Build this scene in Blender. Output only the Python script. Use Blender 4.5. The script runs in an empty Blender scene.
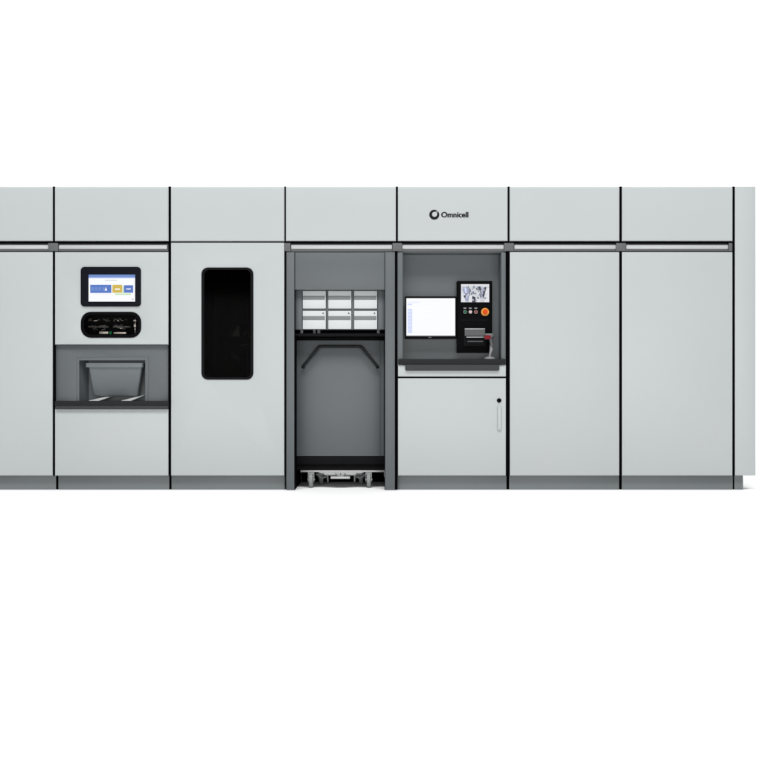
import bpy, bmesh, math, random
from mathutils import Vector, Matrix

random.seed(7)
scene = bpy.context.scene
COL = scene.collection
S = 0.0075            # metres per photo pixel on the front plane (y = 0)
D = 8.0               # camera distance to the front plane
ZC = 0.8196           # camera height

def X(px, y=0.0): return (px - 381.0) * S * (D + y) / D
def Z(py, y=0.0): return ZC + (381.0 - py) * S * (D + y) / D

# ------------------------------------------------------------------ materials
def mat(name, col, rough=0.5, metal=0.0, spec=0.5, var=0.03, bump=0.0, bscale=900.0,
        emit=None, estr=1.0, vscale=1.6, coat=0.0):
    m = bpy.data.materials.new(name); m.use_nodes = True
    nt = m.node_tree; p = nt.nodes['Principled BSDF']
    p.inputs['Roughness'].default_value = rough
    p.inputs['Metallic'].default_value = metal
    p.inputs['Specular IOR Level'].default_value = spec
    p.inputs['Base Color'].default_value = (*col, 1)
    p.inputs['Coat Weight'].default_value = coat
    if emit:
        p.inputs['Emission Color'].default_value = (*emit, 1)
        p.inputs['Emission Strength'].default_value = estr
        return m
    tc = nt.nodes.new('ShaderNodeTexCoord')
    if var > 0:
        n = nt.nodes.new('ShaderNodeTexNoise'); n.inputs['Scale'].default_value = vscale
        n.inputs['Detail'].default_value = 4; n.inputs['Roughness'].default_value = 0.55
        nt.links.new(tc.outputs['Object'], n.inputs['Vector'])
        r = nt.nodes.new('ShaderNodeMix'); r.data_type = 'RGBA'
        # cool and warm drift of the enamel, as on real powder coat batches
        r.inputs['A'].default_value = (col[0]*(1-var), col[1]*(1-var*0.3), col[2]*(1-var*0.2), 1)
        r.inputs['B'].default_value = (col[0]*(1+var), col[1]*(1+var*0.3), col[2]*(1+var*0.4), 1)
        nt.links.new(n.outputs['Fac'], r.inputs['Factor'])
        nt.links.new(r.outputs['Result'], p.inputs['Base Color'])
        rr = nt.nodes.new('ShaderNodeMapRange')
        rr.inputs['To Min'].default_value = max(0.02, rough - 0.06)
        rr.inputs['To Max'].default_value = min(1.0, rough + 0.06)
        nt.links.new(n.outputs['Fac'], rr.inputs['Value'])
        nt.links.new(rr.outputs['Result'], p.inputs['Roughness'])
    if bump > 0:
        b = nt.nodes.new('ShaderNodeTexNoise'); b.inputs['Scale'].default_value = bscale
        nt.links.new(tc.outputs['Object'], b.inputs['Vector'])
        bp = nt.nodes.new('ShaderNodeBump'); bp.inputs['Strength'].default_value = bump
        bp.inputs['Distance'].default_value = 0.001
        nt.links.new(b.outputs['Fac'], bp.inputs['Height'])
        nt.links.new(bp.outputs['Normal'], p.inputs['Normal'])
    return m

M = {}
M['white'] = mat('light grey powder coat', (0.345, 0.367, 0.367), 0.42, bump=0.05, var=0.022, vscale=1.3)
M['bar'] = mat('light grey enamel', (0.365, 0.37, 0.375), 0.35, var=0.01)
M['grey'] = mat('mid grey powder coat', (0.071, 0.081, 0.086), 0.48, bump=0.06, var=0.05, vscale=1.1)
M['plinth'] = mat('mid grey lightened against plinth shade', (0.126, 0.141, 0.145), 0.5, bump=0.05, var=0.05)  # cabinet grey with its colour lightened to offset the shade on the recessed plinth
M['joint'] = mat('grey cast metal', (0.074, 0.078, 0.078), 0.65, var=0.12, vscale=120, bump=0.3, bscale=300)
M['rail'] = mat('dark grey rail', (0.10, 0.105, 0.107), 0.5, var=0.03)
M['black'] = mat('black rubber', (0.0012, 0.0012, 0.0015), 0.9, spec=0.02, var=0.0)
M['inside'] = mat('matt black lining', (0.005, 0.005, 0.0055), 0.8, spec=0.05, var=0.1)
M['plastic'] = mat('black plastic', (0.0022, 0.0022, 0.0026), 0.5, spec=0.025, var=0.05)
M['bezel'] = mat('blue black bezel', (0.0048, 0.0054, 0.0085), 0.5, spec=0.05, var=0.05)
M['ledge'] = mat('charcoal laminate', (0.0145, 0.0152, 0.0162), 0.6, spec=0.1, var=0.06, bump=0.08, bscale=500)
M['ledge_light'] = mat('charcoal edge trim', (0.036, 0.038, 0.0405), 0.55, spec=0.12, var=0.05)
M['frame'] = mat('dark window gasket', (0.0045, 0.0045, 0.005), 0.5, spec=0.05, var=0.04)
M['bin'] = mat('white plastic', (0.455, 0.470, 0.472), 0.4, var=0.012)
M['groove'] = mat('grey label strip', (0.135, 0.145, 0.145), 0.5, var=0.04)
M['tote'] = mat('grey tote plastic', (0.094,0.107,0.113), 0.45, var=0.05, vscale=3)
M['steel'] = mat('brushed steel', (0.36, 0.365, 0.36), 0.42, metal=0.6, var=0.10, vscale=25)
M['plate'] = mat('pale guide plate', (0.42, 0.43, 0.435), 0.4, var=0.03)
M['wheel'] = mat('grey caster rubber', (0.20, 0.207, 0.207), 0.6, var=0.05, vscale=20)
M['hub'] = mat('dark caster hub', (0.03, 0.035, 0.036), 0.5, var=0.0)
M['tube'] = mat('black tube handle', (0.009, 0.0095, 0.010), 0.45, spec=0.12, var=0.03)
M['tread'] = mat('black ribbed plastic', (0.0045, 0.0045, 0.0052), 0.6, spec=0.06, var=0.1, vscale=30)
M['print'] = mat('black print', (0.006, 0.006, 0.007), 0.6, spec=0.1, var=0.0)
M['pscreen'] = mat('grey printer shell', (0.032, 0.033, 0.034), 0.4, var=0.08, vscale=20)
M['silver'] = mat('silver trim', (0.26, 0.265, 0.27), 0.38, metal=0.3, var=0.04)
M['scanner'] = mat('pale grey scanner shell', (0.19, 0.19, 0.195), 0.4, var=0.05, vscale=30)
M['dkscan'] = mat('dark scanner shell', (0.06, 0.06, 0.064), 0.4, var=0.05, vscale=30)
M['redlens'] = mat('red scanner lens', (0.15, 0.006, 0.013), 0.35, spec=0.1, var=0.1, vscale=60)
M['green'] = mat('green button', (0.003, 0.075, 0.030), 0.3, spec=0.08, var=0.0)
M['whitebtn'] = mat('white button', (0.44, 0.34, 0.34), 0.3, spec=0.08, var=0.0)
M['redbtn'] = mat('red button', (0.17, 0.035, 0.026), 0.3, spec=0.08, var=0.0)
M['orange'] = mat('orange button collar', (0.55, 0.23, 0.045), 0.4, spec=0.08, var=0.0)
M['redorange'] = mat('red stop button', (0.50, 0.045, 0.003), 0.4, spec=0.08, var=0.0)
M['legend'] = mat('white legend', (0.22, 0.22, 0.22), 0.5, var=0.0)
M['backdrop'] = mat('white studio paper', (0.90, 0.90, 0.90), 0.9, spec=0.1, var=0.004, vscale=0.4)

def em(name, c, s=1.0):
    return mat(name, (0.0, 0.0, 0.0), 0.4, spec=0.1, emit=c, estr=s)
M['e_white'] = em('lit white', (1.0, 1.0, 1.0), 1.0)
M['e_page'] = em('lit page', (0.955, 0.965, 0.985), 1.0)
M['e_pale'] = em('lit pale blue', (0.86, 0.89, 1.0))
M['e_lav'] = em('lit lavender', (0.50, 0.57, 0.86))
M['e_lav2'] = em('lit light lavender', (0.66, 0.73, 0.95))
M['e_blue'] = em('lit blue', (0.105, 0.20, 0.56))
M['e_head'] = em('lit title blue', (0.17, 0.28, 0.62))
M['e_yel'] = em('lit yellow', (0.66, 0.48, 0.10))
M['e_green'] = em('lit green', (0.50, 0.78, 0.42))
M['e_grey'] = em('lit grey', (0.62, 0.64, 0.68))
M['e_soft'] = em('lit soft white', (0.76, 0.77, 0.80))
M['e_mid'] = em('lit mid grey', (0.22, 0.23, 0.30))
M['e_dark'] = em('lit dark grey', (0.045, 0.047, 0.065))
M['e_steel'] = em('lit steel blue', (0.36, 0.38, 0.52))

def glass_mat():
    m = bpy.data.materials.new('smoked glass'); m.use_nodes = True
    nt = m.node_tree; nt.nodes.clear()
    o = nt.nodes.new('ShaderNodeOutputMaterial')
    t = nt.nodes.new('ShaderNodeBsdfTransparent'); t.inputs['Color'].default_value = (0.37, 0.37, 0.36, 1)
    g = nt.nodes.new('ShaderNodeBsdfGlossy'); g.inputs['Roughness'].default_value = 0.08
    mx = nt.nodes.new('ShaderNodeMixShader'); mx.inputs['Fac'].default_value = 0.0008
    nt.links.new(t.outputs[0], mx.inputs[1]); nt.links.new(g.outputs[0], mx.inputs[2])
    nt.links.new(mx.outputs[0], o.inputs['Surface'])
    return m
M['glass'] = glass_mat()

# ------------------------------------------------------------------ mesh tools
class MB:
    """collects shapes into one mesh; each shape may carry its own material"""
    def __init__(self):
        self.bm = bmesh.new(); self.mats = []
    def slot(self, m):
        if m not in self.mats: self.mats.append(m)
        return self.mats.index(m)
    def _take(self, b, m, matrix=None):
        i = self.slot(m)
        bmesh.ops.recalc_face_normals(b, faces=b.faces)
        for f in b.faces: f.material_index = i; f.smooth = True
        if matrix: bmesh.ops.transform(b, matrix=matrix, verts=b.verts)
        me = bpy.data.meshes.new('tmp'); b.to_mesh(me); b.free()
        self.bm.from_mesh(me); bpy.data.meshes.remove(me)
        return self
    def box(self, x0, x1, y0, y1, z0, z1, m, r=0.0, seg=2, matrix=None):
        b = bmesh.new()
        bmesh.ops.create_cube(b, size=1.0)
        for v in b.verts:
            v.co = Vector((x0 + (v.co.x+.5)*(x1-x0), y0 + (v.co.y+.5)*(y1-y0), z0 + (v.co.z+.5)*(z1-z0)))
        if r > 0:
            bmesh.ops.bevel(b, geom=b.edges[:], offset=r, segments=seg, affect='EDGES', profile=0.5)
        return self._take(b, m, matrix)
    def pbox(self, px0, px1, py0, py1, y0, y1, m, r=0.0, seg=2):
        """box whose front face spans the given photo rectangle at depth y0"""
        return self.box(X(px0, y0), X(px1, y0), y0, y1, Z(py1, y0), Z(py0, y0), m, r, seg)
    def prism(self, pts, y0, y1, m, r=0.0, seg=2, holes=(), matrix=None):
        """outline pts (x, z) extruded from y0 (front) to y1, with optional holes"""
        b = bmesh.new(); es = []
        for loop in (pts, *holes):
            vs = [b.verts.new((p[0], y0, p[1])) for p in loop]
            es += [b.edges.new((vs[i], vs[(i+1) % len(vs)])) for i in range(len(vs))]
        if holes:
            bmesh.ops.triangle_fill(b, edges=es, use_beauty=True)
            bmesh.ops.dissolve_limit(b, angle_limit=0.01, verts=b.verts[:], edges=[e for e in b.edges if not e.is_boundary])
        else:
            b.faces.new(b.verts[:])
        ext = bmesh.ops.extrude_face_region(b, geom=b.faces[:])
        nv = [g for g in ext['geom'] if isinstance(g, bmesh.types.BMVert)]
        for v in nv: v.co.y = y1
        if r > 0:
            sel = [e for e in b.edges if all(abs(v.co.y - y0) < 1e-6 for v in e.verts)
                   and len(e.link_faces) == 2 and e.calc_face_angle(0) > 0.6]
            bmesh.ops.bevel(b, geom=sel, offset=r, segments=seg, affect='EDGES', profile=0.5)
        return self._take(b, m, matrix)
    def cyl(self, c, r, h, axis, m, seg=28, r2=None, bev=0.0):
        b = bmesh.new()
        bmesh.ops.create_cone(b, cap_ends=True, segments=seg, radius1=r, radius2=r if r2 is None else r2, depth=h)
        if bev > 0:
            bmesh.ops.bevel(b, geom=[e for e in b.edges if e.calc_face_angle(0) > 0.9], offset=bev, segments=2, affect='EDGES')
        q = Vector((0, 0, 1)).rotation_difference(Vector(axis)).to_matrix().to_4x4()
        return self._take(b, m, Matrix.Translation(Vector(c)) @ q)
    def tube(self, pts, r, m, seg=14):
        """round tube through the points with round ends"""
        b = bmesh.new(); P = [Vector(p) for p in pts]; rings = []
        up = Vector((0, 1, 0.001))
        for i, p in enumerate(P):
            t = (P[min(i+1, len(P)-1)] - P[max(i-1, 0)]).normalized()
            a = t.cross(up).normalized(); c = t.cross(a).normalized()
            rr = r if not hasattr(r, '__len__') else r[i]
            rings.append([b.verts.new(p + (a*math.cos(k*2*math.pi/seg) + c*math.sin(k*2*math.pi/seg))*rr) for k in range(seg)])
        for A, B in zip(rings, rings[1:]):
            for k in range(seg): b.faces.new((A[k], A[(k+1) % seg], B[(k+1) % seg], B[k]))
        b.faces.new(rings[0]); b.faces.new(rings[-1])
        return self._take(b, m)
    def lathe(self, c, prof, m, seg=28):
        """profile (radius, height) turned round a vertical axis at c"""
        b = bmesh.new(); rings = []
        for (r, h) in prof:
            rings.append([b.verts.new((c[0]+r*math.cos(k*2*math.pi/seg), c[1]+r*math.sin(k*2*math.pi/seg), c[2]+h)) for k in range(seg)])
        for A, B in zip(rings, rings[1:]):
            for k in range(seg): b.faces.new((A[k], A[(k+1) % seg], B[(k+1) % seg], B[k]))
        b.faces.new(rings[0]); b.faces.new(rings[-1])
        return self._take(b, m)
    def loft(self, loops, m):
        """closed solid through equal-length loops of 3-D points"""
        b = bmesh.new(); R = [[b.verts.new(p) for p in L] for L in loops]; n = len(R[0])
        for A, B in zip(R, R[1:]):
            for k in range(n): b.faces.new((A[k], A[(k+1) % n], B[(k+1) % n], B[k]))
        b.faces.new(R[0]); b.faces.new(R[-1])
        return self._take(b, m)
    def build(self, name, parent=None, label=None, angle=35):
        me = bpy.data.meshes.new(name); self.bm.to_mesh(me); self.bm.free()
        for m in self.mats: me.materials.append(m)
        me.set_sharp_from_angle(angle=math.radians(angle))
        o = bpy.data.objects.new(name, me); COL.objects.link(o)
        if parent:
            o.parent = parent; bpy.context.view_layer.update()
            o.matrix_parent_inverse = WORLD[parent.name].inverted()
        if label: o['label'] = label
        WORLD[o.name] = Matrix.Identity(4)
        return o

WORLD = {}
def thing(name, label, cat, loc=(0, 0, 0), group=None):
    o = bpy.data.objects.new(name, None); COL.objects.link(o); o.location = loc
    o.empty_display_size = 0.1
    o['label'] = label; o['category'] = cat
    if group: o['group'] = group
    WORLD[o.name] = Matrix.Translation(Vector(loc))
    return o

def rrect(x0, x1, z0, z1, r, n=8):
    pts = []
    for cx, cz, a0 in ((x1-r, z1-r, 0), (x0+r, z1-r, 90), (x0+r, z0+r, 180), (x1-r, z0+r, 270)):
        for k in range(n+1):
            a = math.radians(a0 + 90*k/n); pts.append((cx + r*math.cos(a), cz + r*math.sin(a)))
    return pts
def prr(px0, px1, py0, py1, rpx, y=0.0, n=8):
    return rrect(X(px0, y), X(px1, y), Z(py1, y), Z(py0, y), rpx*S, n)
def rect(px0, px1, py0, py1, y=0.0):
    a, b, c, d = X(px0, y), X(px1, y), Z(py1, y), Z(py0, y)
    return [(a, c), (b, c), (b, d), (a, d)]

# ------------------------------------------------------------------ setting
mb = MB()
mb.box(-16, 16, -14, 3.0, -0.05, 0.0, M['backdrop'])
fl = mb.build('floor'); fl['kind'] = 'structure'
prof = []
R_ = 2.0
for k in range(25):
    a = math.radians(90*k/24); prof.append((3.0 + R_*math.sin(a), R_ - R_*math.cos(a)))
prof += [(5.0, 4.0), (5.0, 9.0)]
back = [(p[0], p[1]) for p in prof]
outer = [(5.06, 9.0), (5.06, 4.0)] + [(3.0 + (R_+.06)*math.sin(math.radians(90*k/24)), R_ - (R_+.06)*math.cos(math.radians(90*k/24))) for k in range(24, -1, -1)]
b = bmesh.new(); loop = back + outer
L = [b.verts.new((-16, p[0], p[1])) for p in loop]; Rr = [b.verts.new((16, p[0], p[1])) for p in loop]
for i in range(len(loop)):
    j = (i+1) % len(loop); b.faces.new((L[i], L[j], Rr[j], Rr[i]))
mb = MB(); mb._take(b, M['backdrop'])
bd = mb.build('backdrop'); bd['kind'] = 'structure'

# ------------------------------------------------------------------ cabinets
DEPTH = 1.15
PT = 0.022            # panel thickness
HB = 0.0055           # panel edge rounding

def header(root, x0, x1, y1=241.0):
    """upper fascia with a wide chamfer along its top edge"""
    a, c = X(x0), X(x1); zt, zb = Z(186), Z(y1); ch = 0.030
    sec = [(0.0, zb), (0.0, zt-ch), (0.0035, zt-ch*0.5), (0.0125, zt-0.0025), (0.017, zt), (PT+0.02, zt), (PT+0.02, zb)]
    b = bmesh.new()
    A = [b.verts.new((a, p[0], p[1])) for p in sec]; B = [b.verts.new((c, p[0], p[1])) for p in sec]
    n = len(sec)
    for i in range(n): b.faces.new((A[i], A[(i+1) % n], B[(i+1) % n], B[i]))
    b.faces.new(A); b.faces.new(B)
    sel = [e for e in b.edges if all(v.co.y < 1e-6 for v in e.verts) and (abs(e.verts[0].co.z-e.verts[1].co.z) > 0.1 or all(abs(v.co.z-zb) < 1e-6 for v in e.verts))]
    bmesh.ops.bevel(b, geom=sel, offset=HB*0.8, segments=2, affect='EDGES')
    m = MB(); m._take(b, M['white']); return m.build('header_panel', root)

def door(root, name, px0, px1, py0, py1, holes=(), r=HB):
    m = MB(); m.prism(rect(px0, px1, py0, py1), 0.0, PT, M['white'], r, 3, holes)
    return m.build(name, root)

def carcass(root, px0, px1, zb=None, m=None):
    """the closed body behind a full front"""
    b = MB(); b.box(X(px0), X(px1), PT+0.022, DEPTH, Z(475.9), Z(186)-0.004, m or M['grey'], 0.004)
    return b.build('body', root)

def plinth(root, px0, px1):
    y = 0.05
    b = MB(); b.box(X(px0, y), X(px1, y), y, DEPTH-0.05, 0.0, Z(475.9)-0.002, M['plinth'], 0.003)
    return b.build('plinth', root)

def seal(root, px0, px1, py0, py1, y=0.006, y1=None):
    b = MB(); b.pbox(px0, px1, py0, py1, y, y1 or PT+0.018, M['black'])
    return b.build('seal_strip', root)

def rail(root, px0, px1, bx0, bx1, joint, soft=False):
    """recessed rail between fascia and door: dark upper lip, pale grip bar, grey lower lip"""
    b = MB()
    b.pbox(px0, px1, 241.2, 252.2, 0.030, PT+0.0215, M['rail'])
    b.pbox(px0, px1, 241.15, 243.6, 0.012, 0.0298, M['black'])
    b.pbox(px0, px1, 249.1, 250.9, 0.012, 0.0298, M['joint'])
    if not soft: b.pbox(px0, px1, 250.95, 251.95, 0.016, 0.0298, M['black'])
    b.build('rail_channel', root)
    g = MB(); g.pbox(bx0, bx1, 245.0, 249.0, 0.006, 0.0295, M['bar'], 0.004); g.build('grip_bar', root)
    for (j0, j1) in joint:
        q = MB(); q.pbox(j0, j1, 243.0, 251.0, -0.003, 0.0055, M['joint'], 0.0015); q.build('rail_joint', root)

def cab(name, label, cat, px0, px1, group=None):
    return thing(name, label, cat, ((X(px0)+X(px1))/2, 0.0, 0.0), group)

G = 'plain tall cabinets of the machine'
# --- plain cabinet cut off by the picture's left edge
c0 = cab('storage_cabinet', 'plain tall light grey cabinet at the far left, cut off by the picture edge', 'cabinet', -58, 52.6, G)
header(c0, -58, 52.6); door(c0, 'door', -58, 52.6, 252, 475.7); carcass(c0, -58, 52.6); plinth(c0, -58, 56)
rail(c0, -58, 52.6, -54, 48.3, [])
seal(c0, 52.6, 54.9, 186.3, 475.7); seal(c0, 56.0, 58.3, 476.2, 489.5, 0.056, 0.09)

# --- cabinet with touchscreen, scan slot and tote alcove
c1 = cab('intake_cabinet', 'light grey cabinet with a colour touchscreen, oval scan slot and grey tote alcove', 'cabinet', 54.9, 168.4)
header(c1, 54.9, 168.4); plinth(c1, 58.3, 169.2)
slot = prr(81.8, 140.6, 312.6, 337.0, 9.5)
door(c1, 'upper_panel', 54.9, 168.4, 252, 344.6, [slot])
door(c1, 'lower_panel', 54.9, 168.4, 409, 475.7)
rail(c1, 54.9, 168.4, 58.6, 167.0, [(48.2, 58.0)])
seal(c1, 168.4, 171.0, 186.3, 475.7); seal(c1, 169.2, 171.5, 476.2, 489.5, 0.056, 0.09)
b = MB()
b.box(X(54.9), X(168.4), 0.46, DEPTH, Z(475.9), Z(186)-0.004, M['grey'], 0.004)
b.box(X(54.9), X(168.4), PT+0.022, 0.4595, Z(312)+0.01, Z(186)-0.004, M['grey'])
b.box(X(54.9), X(168.4), PT+0.022, 0.4595, Z(475.9), Z(408), M['grey'])
b.box(X(54.9), X(54.9)+0.02, PT+0.022, 0.4595, Z(408)+0.001, Z(312)+0.009, M['grey'])
b.box(X(168.4)-0.02, X(168.4), PT+0.022, 0.4595, Z(408)+0.001, Z(312)+0.009, M['grey'])
b.build('body', c1)
# touchscreen
t = MB(); t.prism(prr(81.0, 141.0, 267.0, 306.6, 3.6), -0.012, 0.001, M['bezel'], 0.004, 3)
ts = t.build('touchscreen', c1)
e = MB(); yy = -0.0135
e.pbox(88.6, 135.0, 274.6, 301.6, yy, -0.0122, M['e_page'])
e.pbox(88.6, 135.0, 274.6, 277.6, yy-0.0006, yy-0.0001, M['e_head'])
e.pbox(88.6, 135.0, 277.6, 278.5, yy-0.0006, yy-0.0001, M['e_lav2'])
e.pbox(105, 117, 279.8, 280.6, yy-0.0006, yy-0.0001, M['e_grey'])
e.pbox(90.2, 111.3, 284.8, 293.0, yy-0.0006, yy-0.0001, M['e_blue'], 0.0)
for k in range(4): e.pbox(91.3+k*3.6, 93.9+k*3.6, 287.2, 290.6, yy-0.0011, yy-0.0007, M['e_head'])
e.prism([(X(105.2), Z(290.7)), (X(107.6), Z(290.7)), (X(106.4), Z(287.2))], yy-0.0011, yy-0.0007, M['e_white'])
e.pbox(112.4, 122.2, 284.8, 292.8, yy-0.0006, yy-0.0001, M['e_yel'])
e.pbox(115.0, 119.8, 288.5, 289.8, yy-0.0011, yy-0.0007, M['e_white'])
e.pbox(123.9, 133.2, 285.2, 292.8, yy-0.0006, yy-0.0001, M['e_blue'])
e.pbox(126.2, 130.8, 288.4, 289.5, yy-0.0011, yy-0.0007, M['e_pale'])
e.pbox(115.0, 131.0, 293.6, 294.8, yy-0.0006, yy-0.0001, M['e_green'])
e.pbox(122.6, 123.6, 286.0, 293.4, yy-0.0006, yy-0.0001, M['e_green'])
e.pbox(90.5, 111, 294.2, 294.6, yy-0.0006, yy-0.0001, M['e_pale'])
e.pbox(131.6, 133.6, 298.4, 300.2, yy-0.0006, yy-0.0001, M['e_grey'])
e.build('display', ts)
# scan slot: rim, lined pocket, rollers
m_ = MB(); m_.prism(prr(80.9, 141.2, 311.8, 337.8, 10.2), -0.005, 0.001, M['plastic'], 0.002, 2,
                    [prr(84.2, 137.9, 315.0, 334.6, 7.2)])
sr = m_.build('scan_slot', c1)
m_ = MB()
x0, x1, z0, z1 = X(81.3), X(141.0), Z(337.4), Z(312.3); yb = 0.16
m_.box(x0, x1, yb, yb+0.01, z0, z1, M['inside'])
m_.box(x0, x1, PT+0.001, yb-0.0005, z1, z1+0.008, M['inside']); m_.box(x0, x1, PT+0.001, yb-0.0005, z0-0.008, z0, M['inside'])
m_.box(x0-0.008, x0, PT+0.001, yb, z0-0.008, z1+0.008, M['inside']); m_.box(x1, x1+0.008, PT+0.001, yb, z0-0.008, z1+0.008, M['inside'])
m_.build('slot_lining', sr)
M['worn'] = mat('worn bronze steel', (0.30, 0.27, 0.23), 0.35, metal=0.7, var=0.35, vscale=60)
M['worn_dark'] = mat('oily dark steel', (0.05, 0.046, 0.04), 0.4, metal=0.3, var=0.4, vscale=60)
m_ = MB(); rs = random.Random(5)
for (a, c) in ((88.0, 109.0), (113.0, 131.0)):
    for k in range(26):
        yv = rs.uniform(0.06, 0.13); px = rs.uniform(a, c-3); py = rs.choice((319.5, 320.3, 325.5, 326.5, 327.6, 329.0)) + rs.uniform(-.7, .7)
        w_ = rs.uniform(1.0, 5.5)*S; h_ = rs.uniform(0.3, 1.1)*S
        mt = Matrix.Translation((X(px, yv)+w_/2, yv, Z(py, yv))) @ Matrix.Rotation(rs.uniform(-.35, .35), 4, 'Y') @ Matrix.Rotation(rs.uniform(-.6, .6), 4, 'X')
        m_.box(-w_/2, w_/2, -0.004, 0.004, -h_/2, h_/2, M[rs.choice(('worn', 'worn_dark', 'worn_dark', 'pscreen'))], 0.001, 1, mt)
    m_.cyl(((X(a, .1)+X(c, .1))/2, 0.10, Z(326.8, .1)), 0.009, X(c)-X(a), (1, 0, 0), M['worn_dark'], 20, bev=0.002)
m_.build('feed_roller', sr)
m_ = MB()
m_.pbox(99, 108.2, 331.6, 334.2, 0.055, 0.09, M['worn'], 0.004); m_.pbox(113.5, 126, 332.0, 334.2, 0.055, 0.09, M['worn'], 0.004)
m_.build('feed_tray', sr)
m_ = MB(); m_.pbox(109.3, 111.4, 331.4, 334.4, 0.05, 0.07, M['green'], 0.001); m_.build('indicator', sr)
m_ = MB()
for k, (p_, q_) in enumerate(((319.6, 321.2), (323.4, 327.2), (328.4, 330.0))): m_.pbox(133.2+0.5*k, 136.2-0.3*k, p_, q_, 0.05, 0.07, M['worn'], 0.003)
m_.pbox(134.6, 136.0, 319, 333.5, 0.072, 0.08, M['pscreen']); m_.build('side_clip', sr)
# alcove
m_ = MB(); m_.prism(rect(54.9, 168.4, 345.2, 401.6, 0.03), 0.03, 0.045, M['grey'], 0.002, 2,
                    [rect(78.4, 146.0, 359.6, 401.0, 0.03)])
al = m_.build('alcove_panel', c1)
m_ = MB(); ya = 0.15
m_.pbox(75, 149, 352, 404, ya, ya+0.01, M['grey'])
xa, xb, za, zt = X(78.4, .03), X(146, .03), Z(401.4, .03), Z(359.6, .03)
for (e0, e1, sg) in ((xa-0.0002, xa+0.046, -1), (xb+0.0002, xb-0.012, 1)):
    q0 = [(e0+sg*0.012, 0.0452), (e0, 0.0452), (e1, ya-0.0003), (e0+sg*0.012, ya-0.0003)]
    m_.loft([[(p[0], p[1], za) for p in q0], [(p[0], p[1], zt) for p in q0]], M['grey'])
m_.box(xa-0.012, xb+0.012, 0.0452, ya, zt+0.0002, zt+0.012, M['grey'])
m_.box(xa-0.012, xb+0.012, 0.0452, ya, za-0.012, za, M['ledge'])
m_.build('alcove_lining', al)
m_ = MB(); m_.prism(rect(76.4, 148.0, 357.4, 401.5, 0.026), 0.026, 0.0299, M['grey'], 0.0015, 2, [rect(79.2, 145.2, 360.4, 401.0, 0.026)])
m_.build('alcove_frame', al)
b = MB(); b.pbox(54.6, 168.2, 401.1, 405.4, -0.03, 0.0445, M['ledge'], 0.003)
b.pbox(55.2, 168.0, 405.4, 408.6, -0.024, 0.0445, M['ledge_light'], 0.002)
b.build('ledge', c1)
# tote in the alcove, seated on two tilted guide plates
zl = Z(401.1, -0.03)
for (pa, pb, pc, pd) in (((89.0, 401.0), (99, 400.9), (115.5, 394.8), (106, 396.6)), ((121.5, 401.0), (131, 400.9), (145.6, 394.6), (137, 396.8))):
    g = MB(); pts = []
    for (px, py), yv in zip((pa, pb, pc, pd), (-0.005, -0.005, 0.125, 0.125)):
        pts.append(Vector((X(px, yv), yv, max(zl+0.004, Z(py, yv)))))
    g.loft([[p - Vector((0, 0, 0.003)) for p in pts], pts], M['plate']); g.build('guide_plate', c1)
tote = thing('tote_bin', 'grey tapered plastic tote sitting in the alcove under the scan slot', 'bin', (X(114.5, .14), 0.2, Z(397, .14)))
yt = 0.042
def troll(px0, px1, py, yf, yb, r=0.014):
    x0_, x1_, z = X(px0, yf), X(px1, yf), Z(py, yf)
    return [(p[0], p[1], z) for p in rrect(x0_, x1_, yf, yb, r, 5)]
m_ = MB()
Ls = [troll(94.2, 136.6, 396.0, yt+0.03, 0.130), troll(93.0, 137.6, 394.6, yt+0.022, 0.134), troll(88.2, 142.2, 366.0, yt, 0.142)]
inner = [troll(89.5, 141, 366.0, yt+0.008, 0.137), troll(94.5, 136.4, 392.5, yt+0.032, 0.126)]
b2 = bmesh.new(); RR = [[b2.verts.new(p) for p in L_] for L_ in Ls + inner]; n = len(RR[0])
for A, B in zip(RR, RR[1:]):
    for k in range(n): b2.faces.new((A[k], A[(k+1) % n], B[(k+1) % n], B[k]))
b2.faces.new(RR[0]); b2.faces.new(RR[-1]); m_._take(b2, M['tote']); m_.build('tub', tote)
m_ = MB()
zr0, zr1 = Z(367.2, yt), Z(363.2, yt)
o_ = [rrect(X(85.6, yt), X(143.2, yt), yt-0.010, 0.146, 0.016, 5), rrect(X(89.0, yt), X(141.6, yt), yt+0.006, 0.139, 0.013, 5)]
b2 = bmesh.new(); rings = [[b2.verts.new((p[0], p[1], z)) for p in o_[i]] for i, z in ((0, zr0), (0, zr1), (1, zr1), (1, zr0))]
for q in range(4):
    A, B = rings[q], rings[(q+1) % 4]
    for k in range(n): b2.faces.new((A[k], A[(k+1) % n], B[(k+1) % n], B[k]))
m_._take(b2, M['tote']); m_.build('rim', tote)

# --- cabinet with the tall dark window
c2 = cab('window_cabinet', 'light grey cabinet with one tall black window with rounded corners', 'cabinet', 171, 284.3)
header(c2, 171.0, 284.3, 241.2); plinth(c2, 171.5, 284.8)
door(c2, 'door', 171.0, 284.3, 242.6, 475.7, [prr(202.4, 252.4, 268.4, 378.8, 6.0)])
seal(c2, 171.0, 284.3, 240.9, 242.9, 0.008); seal(c2, 284.3, 285.9, 186.3, 242.5); seal(c2, 284.5, 286.2, 251.2, 475.7)
m_ = MB(); m_.prism(prr(201.4, 253.4, 267.5, 379.6, 6.6), -0.006, 0.012, M['frame'], 0.004, 3, [prr(204.4, 250.4, 270.0, 377.4, 4.5)])
wf = m_.build('window_frame', c2)
m_ = MB(); m_.prism(prr(204.2, 250.6, 269.8, 377.6, 4.6), 0.002, 0.006, M['glass']); m_.build('pane', wf)
b = MB()
b.box(X(171), X(284.3), 0.62, DEPTH, Z(475.9), Z(186)-0.004, M['inside'], 0.004)
for (a, c) in ((171, 201), (254, 284.3)): b.box(X(a), X(c), PT+0.022, 0.6195, Z(475.9), Z(186)-0.004, M['inside'], 0.003)
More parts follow.
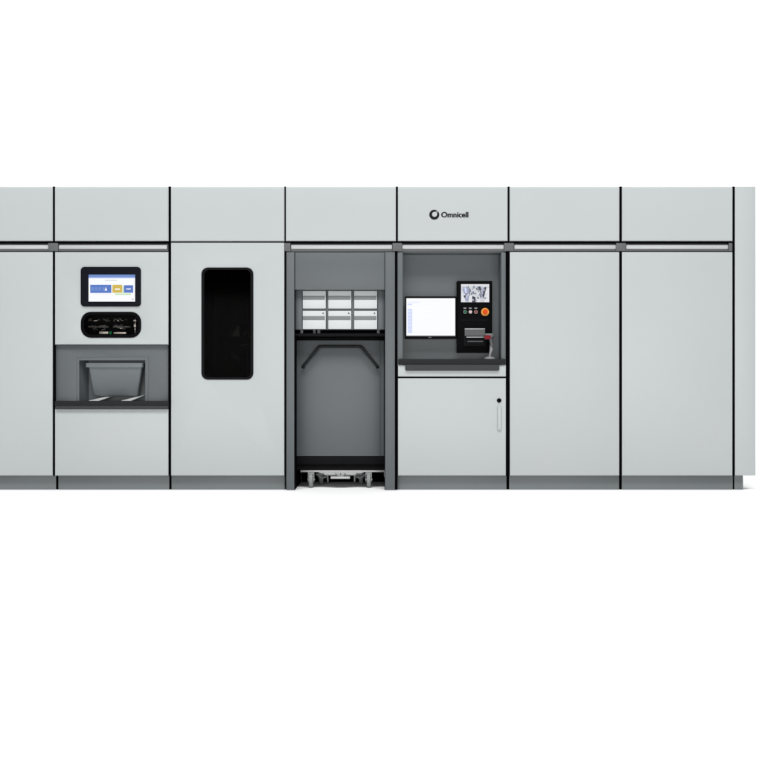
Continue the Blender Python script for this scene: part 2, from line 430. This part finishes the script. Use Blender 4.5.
b.box(X(201)+0.0005, X(254)-0.0005, PT+0.022, 0.6195, Z(475.9), Z(381), M['inside']); b.box(X(201)+0.0005, X(254)-0.0005, PT+0.022, 0.6195, Z(266), Z(186)-0.004, M['inside'])
b.build('body', c2)
m_ = MB()                                    # dark gantry carriage just visible behind the smoked glass
m_.pbox(243.5, 246.0, 268, 379, 0.44, 0.47, M['bezel'], 0.004)
for (p0, p1, q0, sl) in ((231.0, 232.6, 333.0, .3), (232.8, 234.6, 330.4, .2), (234.8, 236.4, 327.6, .1), (236.6, 238.6, 325.4, -.2)):
    m_.loft([[(X(p0, .24), .24, Z(336, .24)), (X(p1, .24), .24, Z(336, .24)), (X(p1, .24), .30, Z(336, .24)), (X(p0, .24), .30, Z(336, .24))],
             [(X(p0+sl, .24), .27, Z(q0, .24)), (X(p1+sl, .24), .27, Z(q0+.6, .24)), (X(p1+sl, .24), .31, Z(q0+.6, .24)), (X(p0+sl, .24), .31, Z(q0, .24))]], M['scanner'])
m_.tube([(X(243.5, .3), .3, Z(334.6, .3)), (X(246.5, .3), .28, Z(333, .3)), (X(249.2, .3), .26, Z(330.2, .3)), (X(249.6, .3), .3, Z(338.5, .3))], 0.008, M['silver'])
m_.tube([(X(240, .3), .3, Z(345.6, .3)), (X(246, .3), .3, Z(344.6, .3)), (X(249, .3), .3, Z(344.6, .3))], 0.005, M['dkscan'])
m_.tube([(X(232, .3), .32, Z(353, .3)), (X(234.5, .3), .3, Z(357, .3)), (X(238, .3), .32, Z(358.4, .3))], 0.011, M['dkscan'])
m_.build('gantry', c2)

# --- open bay that takes the cart
c3 = cab('cart_bay', 'grey open bay below a light grey fascia, parked cart standing inside', 'cabinet', 286, 395.8)
header(c3, 285.9, 395.8); rail(c3, 286.0, 395.8, 291.0, 392.2, [(284.4, 290.4)], True)
seal(c3, 395.8, 398.0, 186.3, 242.5); seal(c3, 395.0, 397.4, 251.2, 489.4, 0.012)
b = MB(); b.box(X(286.2), X(294.3), 0.004, DEPTH, 0.0, Z(252.2), M['grey'], 0.004); b.build('side_post', c3)
b = MB(); b.box(X(385.0), X(395.0), 0.004, DEPTH, 0.0, Z(252.2), M['grey'], 0.004); b.build('side_post', c3)
b = MB(); b.box(X(286.0), X(395.0), PT+0.024, DEPTH, Z(252.2)+0.001, Z(186)-0.004, M['grey'], 0.004)
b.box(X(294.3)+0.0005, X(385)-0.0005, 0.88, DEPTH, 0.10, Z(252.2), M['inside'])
b.build('body', c3)
b = MB(); b.box(X(294.3)+0.004, X(385)-0.003, 0.016, 0.05, Z(289.6), Z(252.2)-0.001, M['grey'], 0.003); b.build('upper_panel', c3)
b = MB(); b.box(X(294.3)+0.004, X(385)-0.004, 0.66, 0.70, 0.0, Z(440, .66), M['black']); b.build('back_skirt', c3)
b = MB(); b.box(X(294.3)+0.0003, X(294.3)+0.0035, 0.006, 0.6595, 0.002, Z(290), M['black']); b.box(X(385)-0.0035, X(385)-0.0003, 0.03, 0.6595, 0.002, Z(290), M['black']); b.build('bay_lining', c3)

# --- the cart
cart = thing('cart', 'grey fronted cart with a bent black tube handle, standing on casters in the open bay', 'cart', (X(340.5, .3), 0.35, 0.0))
cy = 0.19; yr = 0.072
xl, xr = X(296.4, cy), X(384.4, cy)
b = MB(); b.box(xl, xr, cy, 0.60, Z(456.3, cy), Z(340.3, cy), M['grey'], 0.006, 3)
b.build('body', cart)
b = MB(); b.pbox(296.6, 380.2, 340.4, 456.2, cy-0.008, cy-0.0002, M['grey'], 0.003); b.build('front_panel', cart)
def bent(pts, r, n=7):
    P = [Vector(p) for p in pts]; out = [P[0]]
    for i in range(1, len(P)-1):
        a = (P[i-1]-P[i]).normalized(); c = (P[i+1]-P[i]).normalized()
        A, C = P[i]+a*r, P[i]+c*r
        for k in range(n+1):
            t = k/n; out.append(A.lerp(P[i], t).lerp(P[i].lerp(C, t), t))
    return out + [P[-1]]
yh = cy-0.055
pts = bent([(X(303.2, yh), cy-0.006, Z(367.2, yh)), (X(302.6, yh), yh, Z(367.0, yh)), (X(319, yh), yh, Z(346.3, yh)), (X(361.2, yh), yh, Z(346.3, yh)), (X(377.8, yh), yh, Z(367.0, yh)), (X(377.2, yh), cy-0.006, Z(367.2, yh))], 0.018)
b = MB(); b.tube(pts, 0.0115, M['tube']); b.build('handle', cart)
b = MB(); b.box(xl-0.002, xr+0.002, cy-0.004, 0.60, Z(464.5, cy), Z(456.4, cy), M['tread'], 0.004)
b.box(xl-0.002, xr+0.002, cy+0.012, 0.60, Z(470.2, cy), Z(464.6, cy), M['inside'], 0.003); b.build('base', cart)
b = MB(); b.box(xl-0.004, xr+0.0, cy-0.004, 0.62, Z(340.2, cy), Z(337.0, cy), M['plastic'], 0.003)
b.box(xl-0.004, xr+0.0, yr-0.02, 0.62, Z(337.0, cy)+0.0003, Z(333.4, yr-0.02), M['tread'], 0.002); b.build('top_tray', cart)
# undercarriage
b = MB(); yu = 0.20
b.pbox(300.4, 384.0, 470.4, 472.2, yu, yu+0.36, M['steel'], 0.002); b.build('chassis_plate', cart)
b = MB(); yu2 = 0.185
o = [(X(318, yu2), Z(472.3, yu2)), (X(326, yu2), Z(475.4, yu2)), (X(357, yu2), Z(475.4, yu2)), (X(364, yu2), Z(472.3, yu2))]
b.prism(o, yu2, yu2+0.03, M['steel'], 0.002); b.build('brake_bar', cart)
for (p_, q_) in ((316.2, 327.5), (366.0, 354.5)):
    b = MB(); b.tube([(X(p_, .19), .19, Z(474.0, .19)), (X((p_+q_)/2, .18), .18, Z(478.4, .18)), (X(q_, .18), .18, Z(476.4, .18))], 0.006, M['hub']); b.build('brake_link', cart)
    b = MB(); b.tube([(X(q_, .18), .176, Z(474.6, .18)), (X(q_, .2), .26, Z(482.0, .2))], 0.006, M['wheel']); b.build('brake_lever', cart)
    b = MB(); b.pbox(min(p_, q_)+1.5, max(p_, q_)-3.5, 473.4, 475.0, 0.178, 0.1845, M['hub'], 0.001); b.build('bracket', cart)
for px in (336.0, 340.5, 345.0):
    b = MB(); b.cyl((X(px, .18), .1815, Z(474.0, .18)), 0.005, 0.006, (0, 1, 0), M['hub'], 12); b.build('bolt', cart)
b = MB(); b.pbox(330.5, 350, 476.6, 479.0, 0.14, 0.20, M['steel'], 0.003)
b.pbox(337.5, 343.5, 475.5, 476.7, 0.188, 0.199, M['steel']); b.build('brake_pedal', cart)
def caster(px, yv, rpx=None):
    x = X(px, yv); r = 0.062
    f = MB(); zt_ = Z(472.4, 0.20)
    for sx in (-1, 1): f.box(x+sx*0.0215-0.002, x+sx*0.0215+0.002, yv-0.022, yv+0.022, r-0.016, zt_, M['steel'], 0.001)
    f.box(x-0.0235, x+0.0235, yv-0.03, yv+0.03, zt_-0.008, zt_-0.0005, M['steel'], 0.002)
    f.cyl((x, yv, r), 0.007, 0.054, (1, 0, 0), M['steel'], 14)
    root = f.build('caster', cart)
    w = MB(); w.cyl((x, yv, r), r, 0.030, (1, 0, 0), M['wheel'], 32, bev=0.006); w.build('wheel', root)
    h = MB(); h.cyl((x, yv-0.0, zt_-0.022), 0.016, 0.026, (0, 1, 0), M['hub'], 18); h.build('swivel_hub', root)
    return root
caster(311.2, 0.205); caster(368.8, 0.205); caster(321.5, 0.46); caster(361.0, 0.46)

# --- rack of white bins on the cart
rk = thing('bin_rack', 'grey rack standing on the cart top and holding six white bins', 'rack', (X(340, .09), 0.3, Z(333, .09)))
b = MB()
b.pbox(295.4, 302.3, 290.2, 329.6, yr, 0.55, M['grey'], 0.002); b.pbox(377.9, 384.6, 290.2, 329.6, yr, 0.55, M['grey'], 0.002)
for (a, c) in ((326.3, 328.1), (351.9, 353.8)): b.pbox(a, c, 290.2, 329.6, yr, 0.55, M['grey'], 0.001)
for (p0, p1) in ((302.35, 326.25), (328.15, 351.85), (353.85, 377.85)):
    b.pbox(p0, p1, 308.7, 310.9, yr+0.002, 0.55, M['grey'], 0.001); b.pbox(p0, p1, 329.15, 329.6, yr+0.002, 0.55, M['grey'])
    b.pbox(p0, p1, 290.2, 291.0, yr+0.004, 0.55, M['grey'])
b.build('rack_frame', rk)
for (a, c) in ((300.4, 303.0), (313.2, 315.6), (317.4, 320.2), (377.0, 379.6)):
    f = MB(); f.pbox(a, c, 329.7, 333.35, yr+0.01, yr+0.04, M['joint'], 0.001); f.build('foot', rk)
f = MB(); f.box(X(298), X(382), 0.40, 0.43, Z(333.3, yr), Z(329.7, yr), M['inside']); f.build('foot_beam', rk)

bins = []
def make_bin(label, lock, z0, z1):
    """bin modelled round x = 0; z0 and z1 are its photo rows"""
    t_ = thing('white_bin', label, 'bin', (0, 0, 0), 'white bins in the rack above the cart')
    w = (349.6-326.5)*S*(D+yr)/D*0.5; yb_ = yr-0.012
    h = z1-z0
    a = MB()
    a.box(-w, w, yb_, yb_+0.42, Z(z1, yr), Z(z0, yr), M['bin'], 0.003); a.build('tub', t_)
    a = MB(); g0, g1 = Z(z0+0.285*h, yr), Z(z0+0.505*h, yr)
    a.box(-w+0.001, w-0.006, yb_-0.0015, yb_-0.0002, g1, g0, M['groove'], 0.0004); a.build('label_strip', t_)
    if lock:
        a = MB(); a.cyl((w-0.020, yb_-0.001, Z(z0+0.13*h, yr)), 0.005, 0.004, (0, 1, 0), M['plastic'], 16); a.build('lock', t_)
    return t_
def copy_tree(o, parent=None):
    c = o.copy(); COL.objects.link(c)
    if parent: c.parent = parent
    for ch in [q for q in COL.objects if q.parent == o and q != c]: copy_tree(ch, c)
    return c
cols = ((314.3, 'left'), (339.9, 'middle'), (365.7, 'right'))
for row, (z0, z1, lock) in (('upper', (291.0, 308.6, False)), ('lower', (311.0, 329.1, True))):
    proto = None
    for i, (pc, cn) in enumerate(cols):
        lab = {('upper', 'left'): 'white bin at the top left of the rack above the cart, grey label strip',
               ('upper', 'middle'): 'white bin in the middle of the top row of the rack above the cart',
               ('upper', 'right'): 'white bin at the top right of the rack above the cart',
               ('lower', 'left'): 'white bin with a dark lock dot at the bottom left of the rack',
               ('lower', 'middle'): 'white bin with a dark lock dot in the middle of the bottom row',
               ('lower', 'right'): 'white bin with a dark lock dot at the bottom right of the rack'}[(row, cn)]
        if proto is None: proto = make_bin(lab, lock, z0, z1); o = proto
        else: o = copy_tree(proto)
        o['label'] = lab; o.location.x = X(pc, yr)

# --- workstation cabinet
c4 = cab('workstation_cabinet', 'light grey cabinet with a grey workstation alcove, charcoal desk and lockable door', 'cabinet', 398, 506)
h4 = header(c4, 398.0, 507.6); plinth(c4, 397.4, 506.5)
rail(c4, 398.0, 507.6, 402.2, 503.8, [(392.6, 402.0)], True)
seal(c4, 507.6, 509.7, 186.3, 242.5); seal(c4, 506.0, 509.8, 251.2, 475.7); seal(c4, 506.5, 509.2, 476.2, 489.5, 0.056, 0.09)
YA = 0.17
b = MB()
b.box(X(397.6), X(506), 0.36, DEPTH, Z(475.9), Z(186)-0.004, M['grey'], 0.004)
b.box(X(397.6), X(506), PT+0.024, 0.3595, Z(475.9), Z(370), M['grey'], 0.003)
b.box(X(397.6), X(506), PT+0.024, 0.3595, Z(252.2), Z(186)-0.004, M['grey'], 0.003)
b.build('body', c4)
b = MB()
b.box(X(397.5), X(402.9), 0.006, 0.3585, Z(366), Z(252.2)-0.0005, M['grey'], 0.005); b.box(X(501.2), X(506.0), 0.006, 0.3585, Z(366), Z(252.2)-0.0005, M['grey'], 0.005)
b.box(X(402.9)+0.0004, X(501.2)-0.0004, YA, YA+0.02, Z(366), Z(252.2)-0.0005, M['grey'])
b.build('alcove', c4)
b = MB()
b.box(X(398.3), X(505.3), -0.012, YA-0.0005, Z(364.6), Z(359.0), M['ledge'], 0.003)
o = [(X(405.2), Z(364.7)), (X(405.2), Z(369.4))] + [(X(405.2)+0.012*(1-math.cos(a)), Z(369.2)-0.012*math.sin(a)) for a in (0.4, 0.8, 1.2, 1.57)]
o2 = [(X(904.4-405.2)-(p[0]-X(405.2)), p[1]) for p in reversed(o)]
b.prism(o + o2, -0.018, -0.0005, M['ledge_light'], 0.004, 3)
b.build('desk', c4)
door(c4, 'drawer_front', 398.0, 506.0, 365.0, 376.6)
dr = door(c4, 'door', 398.0, 506.0, 378.3, 475.7)
seal(c4, 397.4, 506.0, 376.3, 378.6, 0.008)
b = MB(); b.cyl((X(499.1), -0.003, Z(400.4)), 0.0165, 0.012, (0, 1, 0), M['plastic'], 28, bev=0.002); b.box(X(499.1)-0.0012, X(499.1)+0.0012, -0.0096, -0.0088, Z(400.4)-0.006, Z(400.4)+0.006, M['black']); b.build('lock', dr)
b = MB(); b.prism(prr(496.8, 501.8, 405.2, 431.4, 2.4), -0.002, 0.001, M['white'], 0.0015, 2)
b.prism(prr(497.5, 501.1, 406.2, 430.4, 1.75), -0.014, -0.0022, M['white'], 0.006, 4); b.build('handle', dr)
# maker's mark on the fascia
def arc(cx, cz, r, a0, a1, n):
    return [(cx + r*math.cos(math.radians(a0+(a1-a0)*k/n)), cz + r*math.sin(math.radians(a0+(a1-a0)*k/n))) for k in range(n+1)]
b = MB(); cx, cz = X(434.3), Z(214.7); r1, r2 = 5.0*S, 2.55*S
outer_ = arc(cx, cz, r1, 58, 402, 48)
inner_ = arc(cx+0.25*S, cz+0.35*S, r2, 384, 74, 40)
b.prism(outer_ + inner_, -0.0012, 0.0002, M['print'])
b.prism(arc(cx+0.1*S, cz+0.1*S, 4.5*S, 40, 58, 8) + arc(cx+0.1*S, cz+0.1*S, 3.0*S, 72, 40, 8), -0.0012, 0.0002, M['groove'])
b.build('emblem', h4)
cu = bpy.data.curves.new('lettering', 'FONT'); cu.body = 'Omnicell'; cu.size = 1.0; cu.extrude = 0.02; cu.offset = 0.02
tmp = bpy.data.objects.new('lettering', cu); COL.objects.link(tmp); bpy.context.view_layer.update()
me = bpy.data.meshes.new_from_object(tmp.evaluated_get(bpy.context.evaluated_depsgraph_get()))
xs = [v.co.x for v in me.vertices]; ys = [v.co.y for v in me.vertices]
bpy.data.objects.remove(tmp)
sx = (X(468.2)-X(441.2))/(max(xs)-min(xs)); sy = (Z(211.9)-Z(217.5))/(max(ys)-min(ys))
zmin = min(ys)
for v in me.vertices:
    x_, y_, z_ = v.co; v.co = Vector((X(441.2)+(x_-min(xs))*sx, -0.0008 - z_*0.02, Z(217.5)+(y_-zmin)*sy))
bb = bmesh.new(); bb.from_mesh(me)
dup = bmesh.ops.duplicate(bb, geom=bb.verts[:]+bb.edges[:]+bb.faces[:])      # second strike makes the strokes semi-bold
for g in dup['geom']:
    if isinstance(g, bmesh.types.BMVert): g.co += Vector((0.30*S, -0.0003, 0.0))
bb.to_mesh(me); bb.free()
me.materials.clear(); me.materials.append(M['print']); me.name = 'lettering'
lo = bpy.data.objects.new('lettering', me); COL.objects.link(lo); lo.parent = h4
lo.matrix_parent_inverse = Matrix.Translation(Vector((-(X(398)+X(506))/2, 0, 0))) @ Matrix.Identity(4)
# the header is itself parented with an inverse, so its world matrix is the identity
lo.matrix_parent_inverse = Matrix.Identity(4)
# control panel
YP = 0.11
b = MB(); b.pbox(457.0, 492.2, 281.0, 352.6, YP, YA-0.0005, M['plastic'], 0.003)
cp = b.build('control_panel', c4)
b = MB(); yq = YP-0.002
b.pbox(461.0, 489.2, 284.2, 302.2, yq, YP-0.0002, M['e_grey'])
def quad(pp, mm, lift): b.prism([(X(p[0], yq), Z(p[1], yq)) for p in pp], yq-lift, yq-lift+0.0003, mm)
b.pbox(461.0, 489.2, 284.2, 286.2, yq-0.0004, yq-0.0001, M['e_soft'])
quad([(461.0, 290), (461.0, 302.2), (466.3, 302.2)], M['e_soft'], 0.0006)
quad([(462.0, 287), (468.2, 286.4), (469.6, 290), (468.4, 301.5), (465.6, 301.5)], M['e_steel'], 0.0009)
quad([(464.4, 288), (466.2, 288), (467.2, 298), (466.4, 298)], M['e_lav2'], 0.0012)
quad([(468.8, 287.5), (471, 289.6), (469.6, 295.6), (468.9, 296)], M['e_mid'], 0.0012)
quad([(469.2, 296.6), (472.0, 295.2), (472.0, 302.2), (469.0, 302.2)], M['e_soft'], 0.0012)
quad([(472.1, 296.0), (475.2, 297.0), (476.0, 302.2), (472.1, 302.2)], M['e_dark'], 0.0015)
quad([(472.6, 291.2), (475.8, 291.0), (476.4, 294.2), (472.2, 294.2)], M['e_mid'], 0.0015)
quad([(473.2, 285.6), (474.6, 285.6), (474.4, 288.4), (473.2, 288.4)], M['e_mid'], 0.0015)
quad([(477.0, 286.6), (481.6, 286.6), (481.8, 296.6), (480.4, 298.4)], M['e_mid'], 0.0009)
quad([(478.4, 286.4), (480.4, 286.4), (480.8, 293.0)], M['e_dark'], 0.0012)
quad([(482.4, 288.6), (486.4, 287.0), (483.4, 297.6), (481.6, 298.8)], M['e_steel'], 0.0009)
quad([(484.2, 287.4), (486.6, 286.8), (483.6, 298.0), (481.9, 298.0)], M['e_dark'], 0.0013)
quad([(486.8, 288.6), (489.2, 288.0), (489.2, 302.2), (484.6, 302.2)], M['e_soft'], 0.0009)
quad([(477.4, 298.6), (479.6, 299.6), (480, 302.2), (477.2, 302.2)], M['e_soft'], 0.0009)
rs = random.Random(11)
for k in range(46):
    px, py = rs.uniform(461.6, 487.0), rs.uniform(286.0, 300.4); w_, h_ = rs.uniform(0.5, 1.9), rs.uniform(0.4, 2.6); sk = rs.uniform(-.9, .9)
    quad([(px, py), (px+w_, py+rs.uniform(-.2, .2)), (min(489.0, px+w_+sk*0.6), min(302, py+h_)), (max(461.1, px+sk*0.6), min(302, py+h_))], M[rs.choice(('e_grey', 'e_grey', 'e_mid', 'e_soft', 'e_steel', 'e_dark', 'e_pale'))], 0.0017+k*0.00001)
b.build('camera_screen', cp)
for px, nm in ((465.0, 'green'), (470.3, 'whitebtn'), (475.9, 'redbtn')):
    b = MB(); b.cyl((X(px, YP), YP-0.004, Z(312.0, YP)), 0.0135, 0.010, (0, 1, 0), M['silver'], 24, bev=0.001)
    b.cyl((X(px, YP), YP-0.011, Z(312.0, YP)), 0.0115, 0.006, (0, 1, 0), M[nm], 24, bev=0.002)
    b.build('push_button', cp, {'green': 'green button', 'whitebtn': 'white button', 'redbtn': 'red button'}[nm])
    b = MB(); b.pbox(px-1.5, px+1.3, 307.7, 308.6, YP-0.0012, YP-0.0002, M['legend']); b.build('button_plate', cp)
b = MB(); cx_, cz_ = X(485.0, YP), Z(312.0, YP)
b.cyl((cx_, YP-0.003, cz_), 0.0305, 0.006, (0, 1, 0), M['orange'], 36, bev=0.0015)
b.cyl((cx_, YP-0.012, cz_), 0.012, 0.014, (0, 1, 0), M['redorange'], 28); b.cyl((cx_, YP-0.024, cz_), 0.0175, 0.014, (0, 1, 0), M['redorange'], 32, bev=0.003)
b.build('stop_button', cp)
b = MB(); b.pbox(461.0, 488.5, 319.7, 320.3, YP-0.001, YP-0.0002, M['bezel']); b.build('seam', cp)
pr = thing('label_printer', 'black and silver label printer set into the lower half of the control panel', 'printer', (X(474.5, YP), YP, Z(345.5, YP)))
b = MB(); yq = YP-0.02
b.pbox(463.6, 485.8, 328.0, 346.0, yq, YP-0.0003, M['tread'], 0.003)
b.build('shell', pr)
b = MB(); b.loft([[(X(464.6, yq), yq-0.018, Z(336.0, yq)), (X(485.0, yq), yq-0.018, Z(336.0, yq)), (X(485.0, yq), yq-0.0003, Z(336.0, yq)), (X(464.6, yq), yq-0.0003, Z(336.0, yq))],
                  [(X(464.8, yq), yq-0.004, Z(329.6, yq)), (X(484.8, yq), yq-0.004, Z(329.6, yq)), (X(484.8, yq), yq-0.0003, Z(329.6, yq)), (X(464.8, yq), yq-0.0003, Z(329.6, yq))]], M['pscreen'])
b.build('lid', pr)
b = MB(); b.pbox(464.8, 484.9, 328.4, 329.4, yq-0.006, yq-0.0002, M['silver'], 0.001); b.pbox(466.4, 484.9, 336.7, 337.6, yq-0.016, yq-0.0002, M['silver'], 0.001); b.build('trim_strip', pr)
b = MB(); b.pbox(466, 484.5, 338.6, 344.6, yq-0.005, yq-0.0002, M['inside'], 0.002); b.pbox(467.5, 483, 340.8, 341.8, yq-0.0062, yq-0.0052, M['pscreen']); b.build('paper_slot', pr)
# monitor
mo = thing('monitor', 'flat black framed monitor with a white screen on the left of the workstation alcove', 'monitor', (X(430.5, .1), 0.1, Z(338.5, .1)))
ym = 0.085
b = MB(); b.pbox(405.0, 456.6, 296.3, 338.8, ym, ym+0.032, M['plastic'], 0.003)
b.box(X(422), X(440), ym+0.0325, YA-0.0005, Z(325), Z(310), M['inside']); b.build('casing', mo)
b = MB(); yq = ym-0.0012
b.pbox(406.4, 455.2, 298.3, 335.6, yq, ym-0.0002, M['e_page'])
b.pbox(406.4, 455.2, 298.3, 300.0, yq-0.0004, yq-0.0001, M['e_white'])
b.pbox(408.0, 453.0, 301.1, 301.5, yq-0.0004, yq-0.0001, M['e_pale']); b.pbox(407.4, 420.0, 301.8, 303.0, yq-0.0004, yq-0.0001, M['e_pale'])
b.pbox(407.6, 412.2, 303.6, 305.2, yq-0.0004, yq-0.0001, M['e_lav2']); b.pbox(407.6, 412.2, 308.8, 333.2, yq-0.0004, yq-0.0001, M['e_lav2'])
b.pbox(408.2, 411.4, 310.0, 331.5, yq-0.0008, yq-0.0005, M['e_lav']) if False else None
for k in range(6): b.pbox(408.3, 411.2, 311.0+k*3.6, 311.5+k*3.6, yq-0.0008, yq-0.0005, M['e_pale'])
b.pbox(450.6, 450.9, 303.5, 332.5, yq-0.0004, yq-0.0001, M['e_pale']); b.pbox(413.5, 453.0, 332.6, 333.0, yq-0.0004, yq-0.0001, M['e_pale'])
for k in range(5): b.pbox(415.0, 424.0+random.uniform(0, 12), 306.0+k*2.6, 306.4+k*2.6, yq-0.0004, yq-0.0001, M['e_white'])
b.build('screen', mo)
b = MB(); b.pbox(406.0, 455.6, 336.0, 336.5, ym-0.0015, ym-0.0002, M['pscreen'], 0.0003); b.pbox(428.4, 431.4, 336.9, 337.8, ym-0.0015, ym-0.0002, M['pscreen']); b.build('lower_trim', mo)
# barcode scanner on its stand
ys_ = 0.06
sc = thing('barcode_scanner', 'small grey handheld scanner with a red lens on a round footed stand on the desk', 'scanner', (X(489.6, ys_), ys_, Z(359.0)))
cx_, zd = X(489.6, ys_), Z(359.0)+0.0002
b = MB(); b.lathe((cx_, ys_, zd), [(0.042, 0.0), (0.043, 0.004), (0.038, 0.011), (0.022, 0.018), (0.010, 0.021)], M['scanner'], 32)
b.build('foot', sc)
b = MB(); b.tube([(cx_, ys_, zd+0.018), (cx_+0.006, ys_+0.004, zd+0.045), (cx_+0.014, ys_+0.006, zd+0.075), (cx_+0.010, ys_+0.006, zd+0.105), (cx_+0.012, ys_+0.004, zd+0.125)],
                 [0.008, 0.010, 0.014, 0.009, 0.010], M['scanner']); b.build('stand', sc)
hx, hz = X(488.3, ys_), Z(337.0, ys_)
b = MB()
def ell(x, rz, ry, dz=0.0, n=16): return [(x, ys_+ry*math.cos(2*math.pi*k/n), hz+dz+rz*math.sin(2*math.pi*k/n)) for k in range(n)]
b.loft([ell(hx-0.030, 0.014, 0.016), ell(hx-0.026, 0.0205, 0.024), ell(hx-0.002, 0.022, 0.026, 0.002), ell(hx+0.022, 0.020, 0.024, 0.004), ell(hx+0.040, 0.013, 0.018, 0.006), ell(hx+0.046, 0.006, 0.009, 0.006)], M['dkscan'])
b.tube([(hx+0.018, ys_, hz-0.008), (hx+0.020, ys_, hz-0.035), (hx+0.026, ys_, hz-0.060), (hx+0.030, ys_, hz-0.075)], [0.015, 0.013, 0.012, 0.010], M['dkscan'])
b.build('head', sc)
b = MB(); b.prism(rrect(hx-0.030, hx+0.016, hz-0.018, hz+0.012, 0.008, 5), ys_-0.029, ys_-0.018, M['redlens'], 0.003, 2)
b.prism(rrect(hx-0.008, hx+0.006, hz-0.006, hz+0.005, 0.003, 4), ys_-0.031, ys_-0.0291, M['scanner'], 0.001) if False else None
b.build('lens', sc)
b = MB(); b.box(hx-0.026, hx+0.034, ys_-0.020, ys_+0.016, hz+0.0175, hz+0.0245, M['scanner'], 0.003); b.build('top_shell', sc)

# --- two plain cabinets on the right
c5 = cab('storage_cabinet', 'plain tall light grey cabinet directly right of the workstation cabinet', 'cabinet', 509.8, 619.4, G)
header(c5, 509.7, 619.4); door(c5, 'door', 509.8, 619.4, 252, 475.7); carcass(c5, 509.8, 619.4); plinth(c5, 509.2, 619.2)
rail(c5, 509.7, 619.4, 514.4, 616.0, [(504.2, 513.9)])
seal(c5, 619.4, 622.1, 186.3, 475.7); seal(c5, 619.2, 621.9, 476.2, 489.5, 0.056, 0.09)
c6 = cab('storage_cabinet', 'plain tall light grey cabinet at the right end, next to the narrow end panel', 'cabinet', 622.1, 732.6, G)
header(c6, 622.1, 732.6); door(c6, 'door', 622.1, 732.6, 252, 475.7); carcass(c6, 622.1, 732.6); plinth(c6, 621.9, 732.8)
rail(c6, 622.1, 732.6, 626.2, 728.2, [(616.2, 625.8), (728.9, 732.4)])
seal(c6, 732.6, 734.8, 186.3, 475.7); seal(c6, 732.8, 734.4, 476.2, 489.5, 0.056, 0.09)
ep = thing('end_panel', 'narrow light grey upright end panel closing the right end of the machine', 'panel', (X(745), 0, 0))
b = MB(); b.box(X(735.0), X(756.2), 0.004, DEPTH+0.01, Z(475.7), Z(186), M['white'], 0.006, 3); b.build('casing', ep)
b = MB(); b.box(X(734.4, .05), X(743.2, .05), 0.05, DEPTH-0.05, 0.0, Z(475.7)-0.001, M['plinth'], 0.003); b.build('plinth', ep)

# ------------------------------------------------------------------ light
w = bpy.data.worlds.new('World'); scene.world = w; w.use_nodes = True
w.node_tree.nodes['Background'].inputs['Color'].default_value = (1, 1, 1, 1)
w.node_tree.nodes['Background'].inputs['Strength'].default_value = 0.205

def area(name, loc, target, sx, sy, power, col=(1, 1, 1)):
    l = bpy.data.lights.new(name, 'AREA'); l.shape = 'RECTANGLE'; l.size = sx; l.size_y = sy; l.energy = power; l.color = col
    o = bpy.data.objects.new(name, l); COL.objects.link(o); o.location = loc
    o.rotation_euler = (Vector(target)-Vector(loc)).to_track_quat('-Z', 'Y').to_euler()
    return o
area('key_softbox', (0.1, -9.5, 1.2), (0.2, 0, 0.3), 10, 2.0, 330)
area('overhead_softbox', (-0.2, -8.4, 13.0), (0, -1.0, 0.4), 15, 4.0, 2700)
area('backdrop_softbox', (0, 2.0, 6.6), (0, 5.0, 2.0), 14, 1.5, 560)

# ------------------------------------------------------------------ camera and output
cam = bpy.data.cameras.new('camera'); co = bpy.data.objects.new('camera', cam); COL.objects.link(co)
co.location = (0, -D, ZC); co.rotation_euler = (math.radians(90), 0, 0)
cam.sensor_width = 36; cam.lens = 36*D/(762*S); cam.clip_end = 200
scene.camera = co
vs = scene.view_settings; vs.view_transform = 'Standard'; vs.look = 'None'; vs.exposure = 0; vs.gamma = 1
scene.render.engine = 'CYCLES'
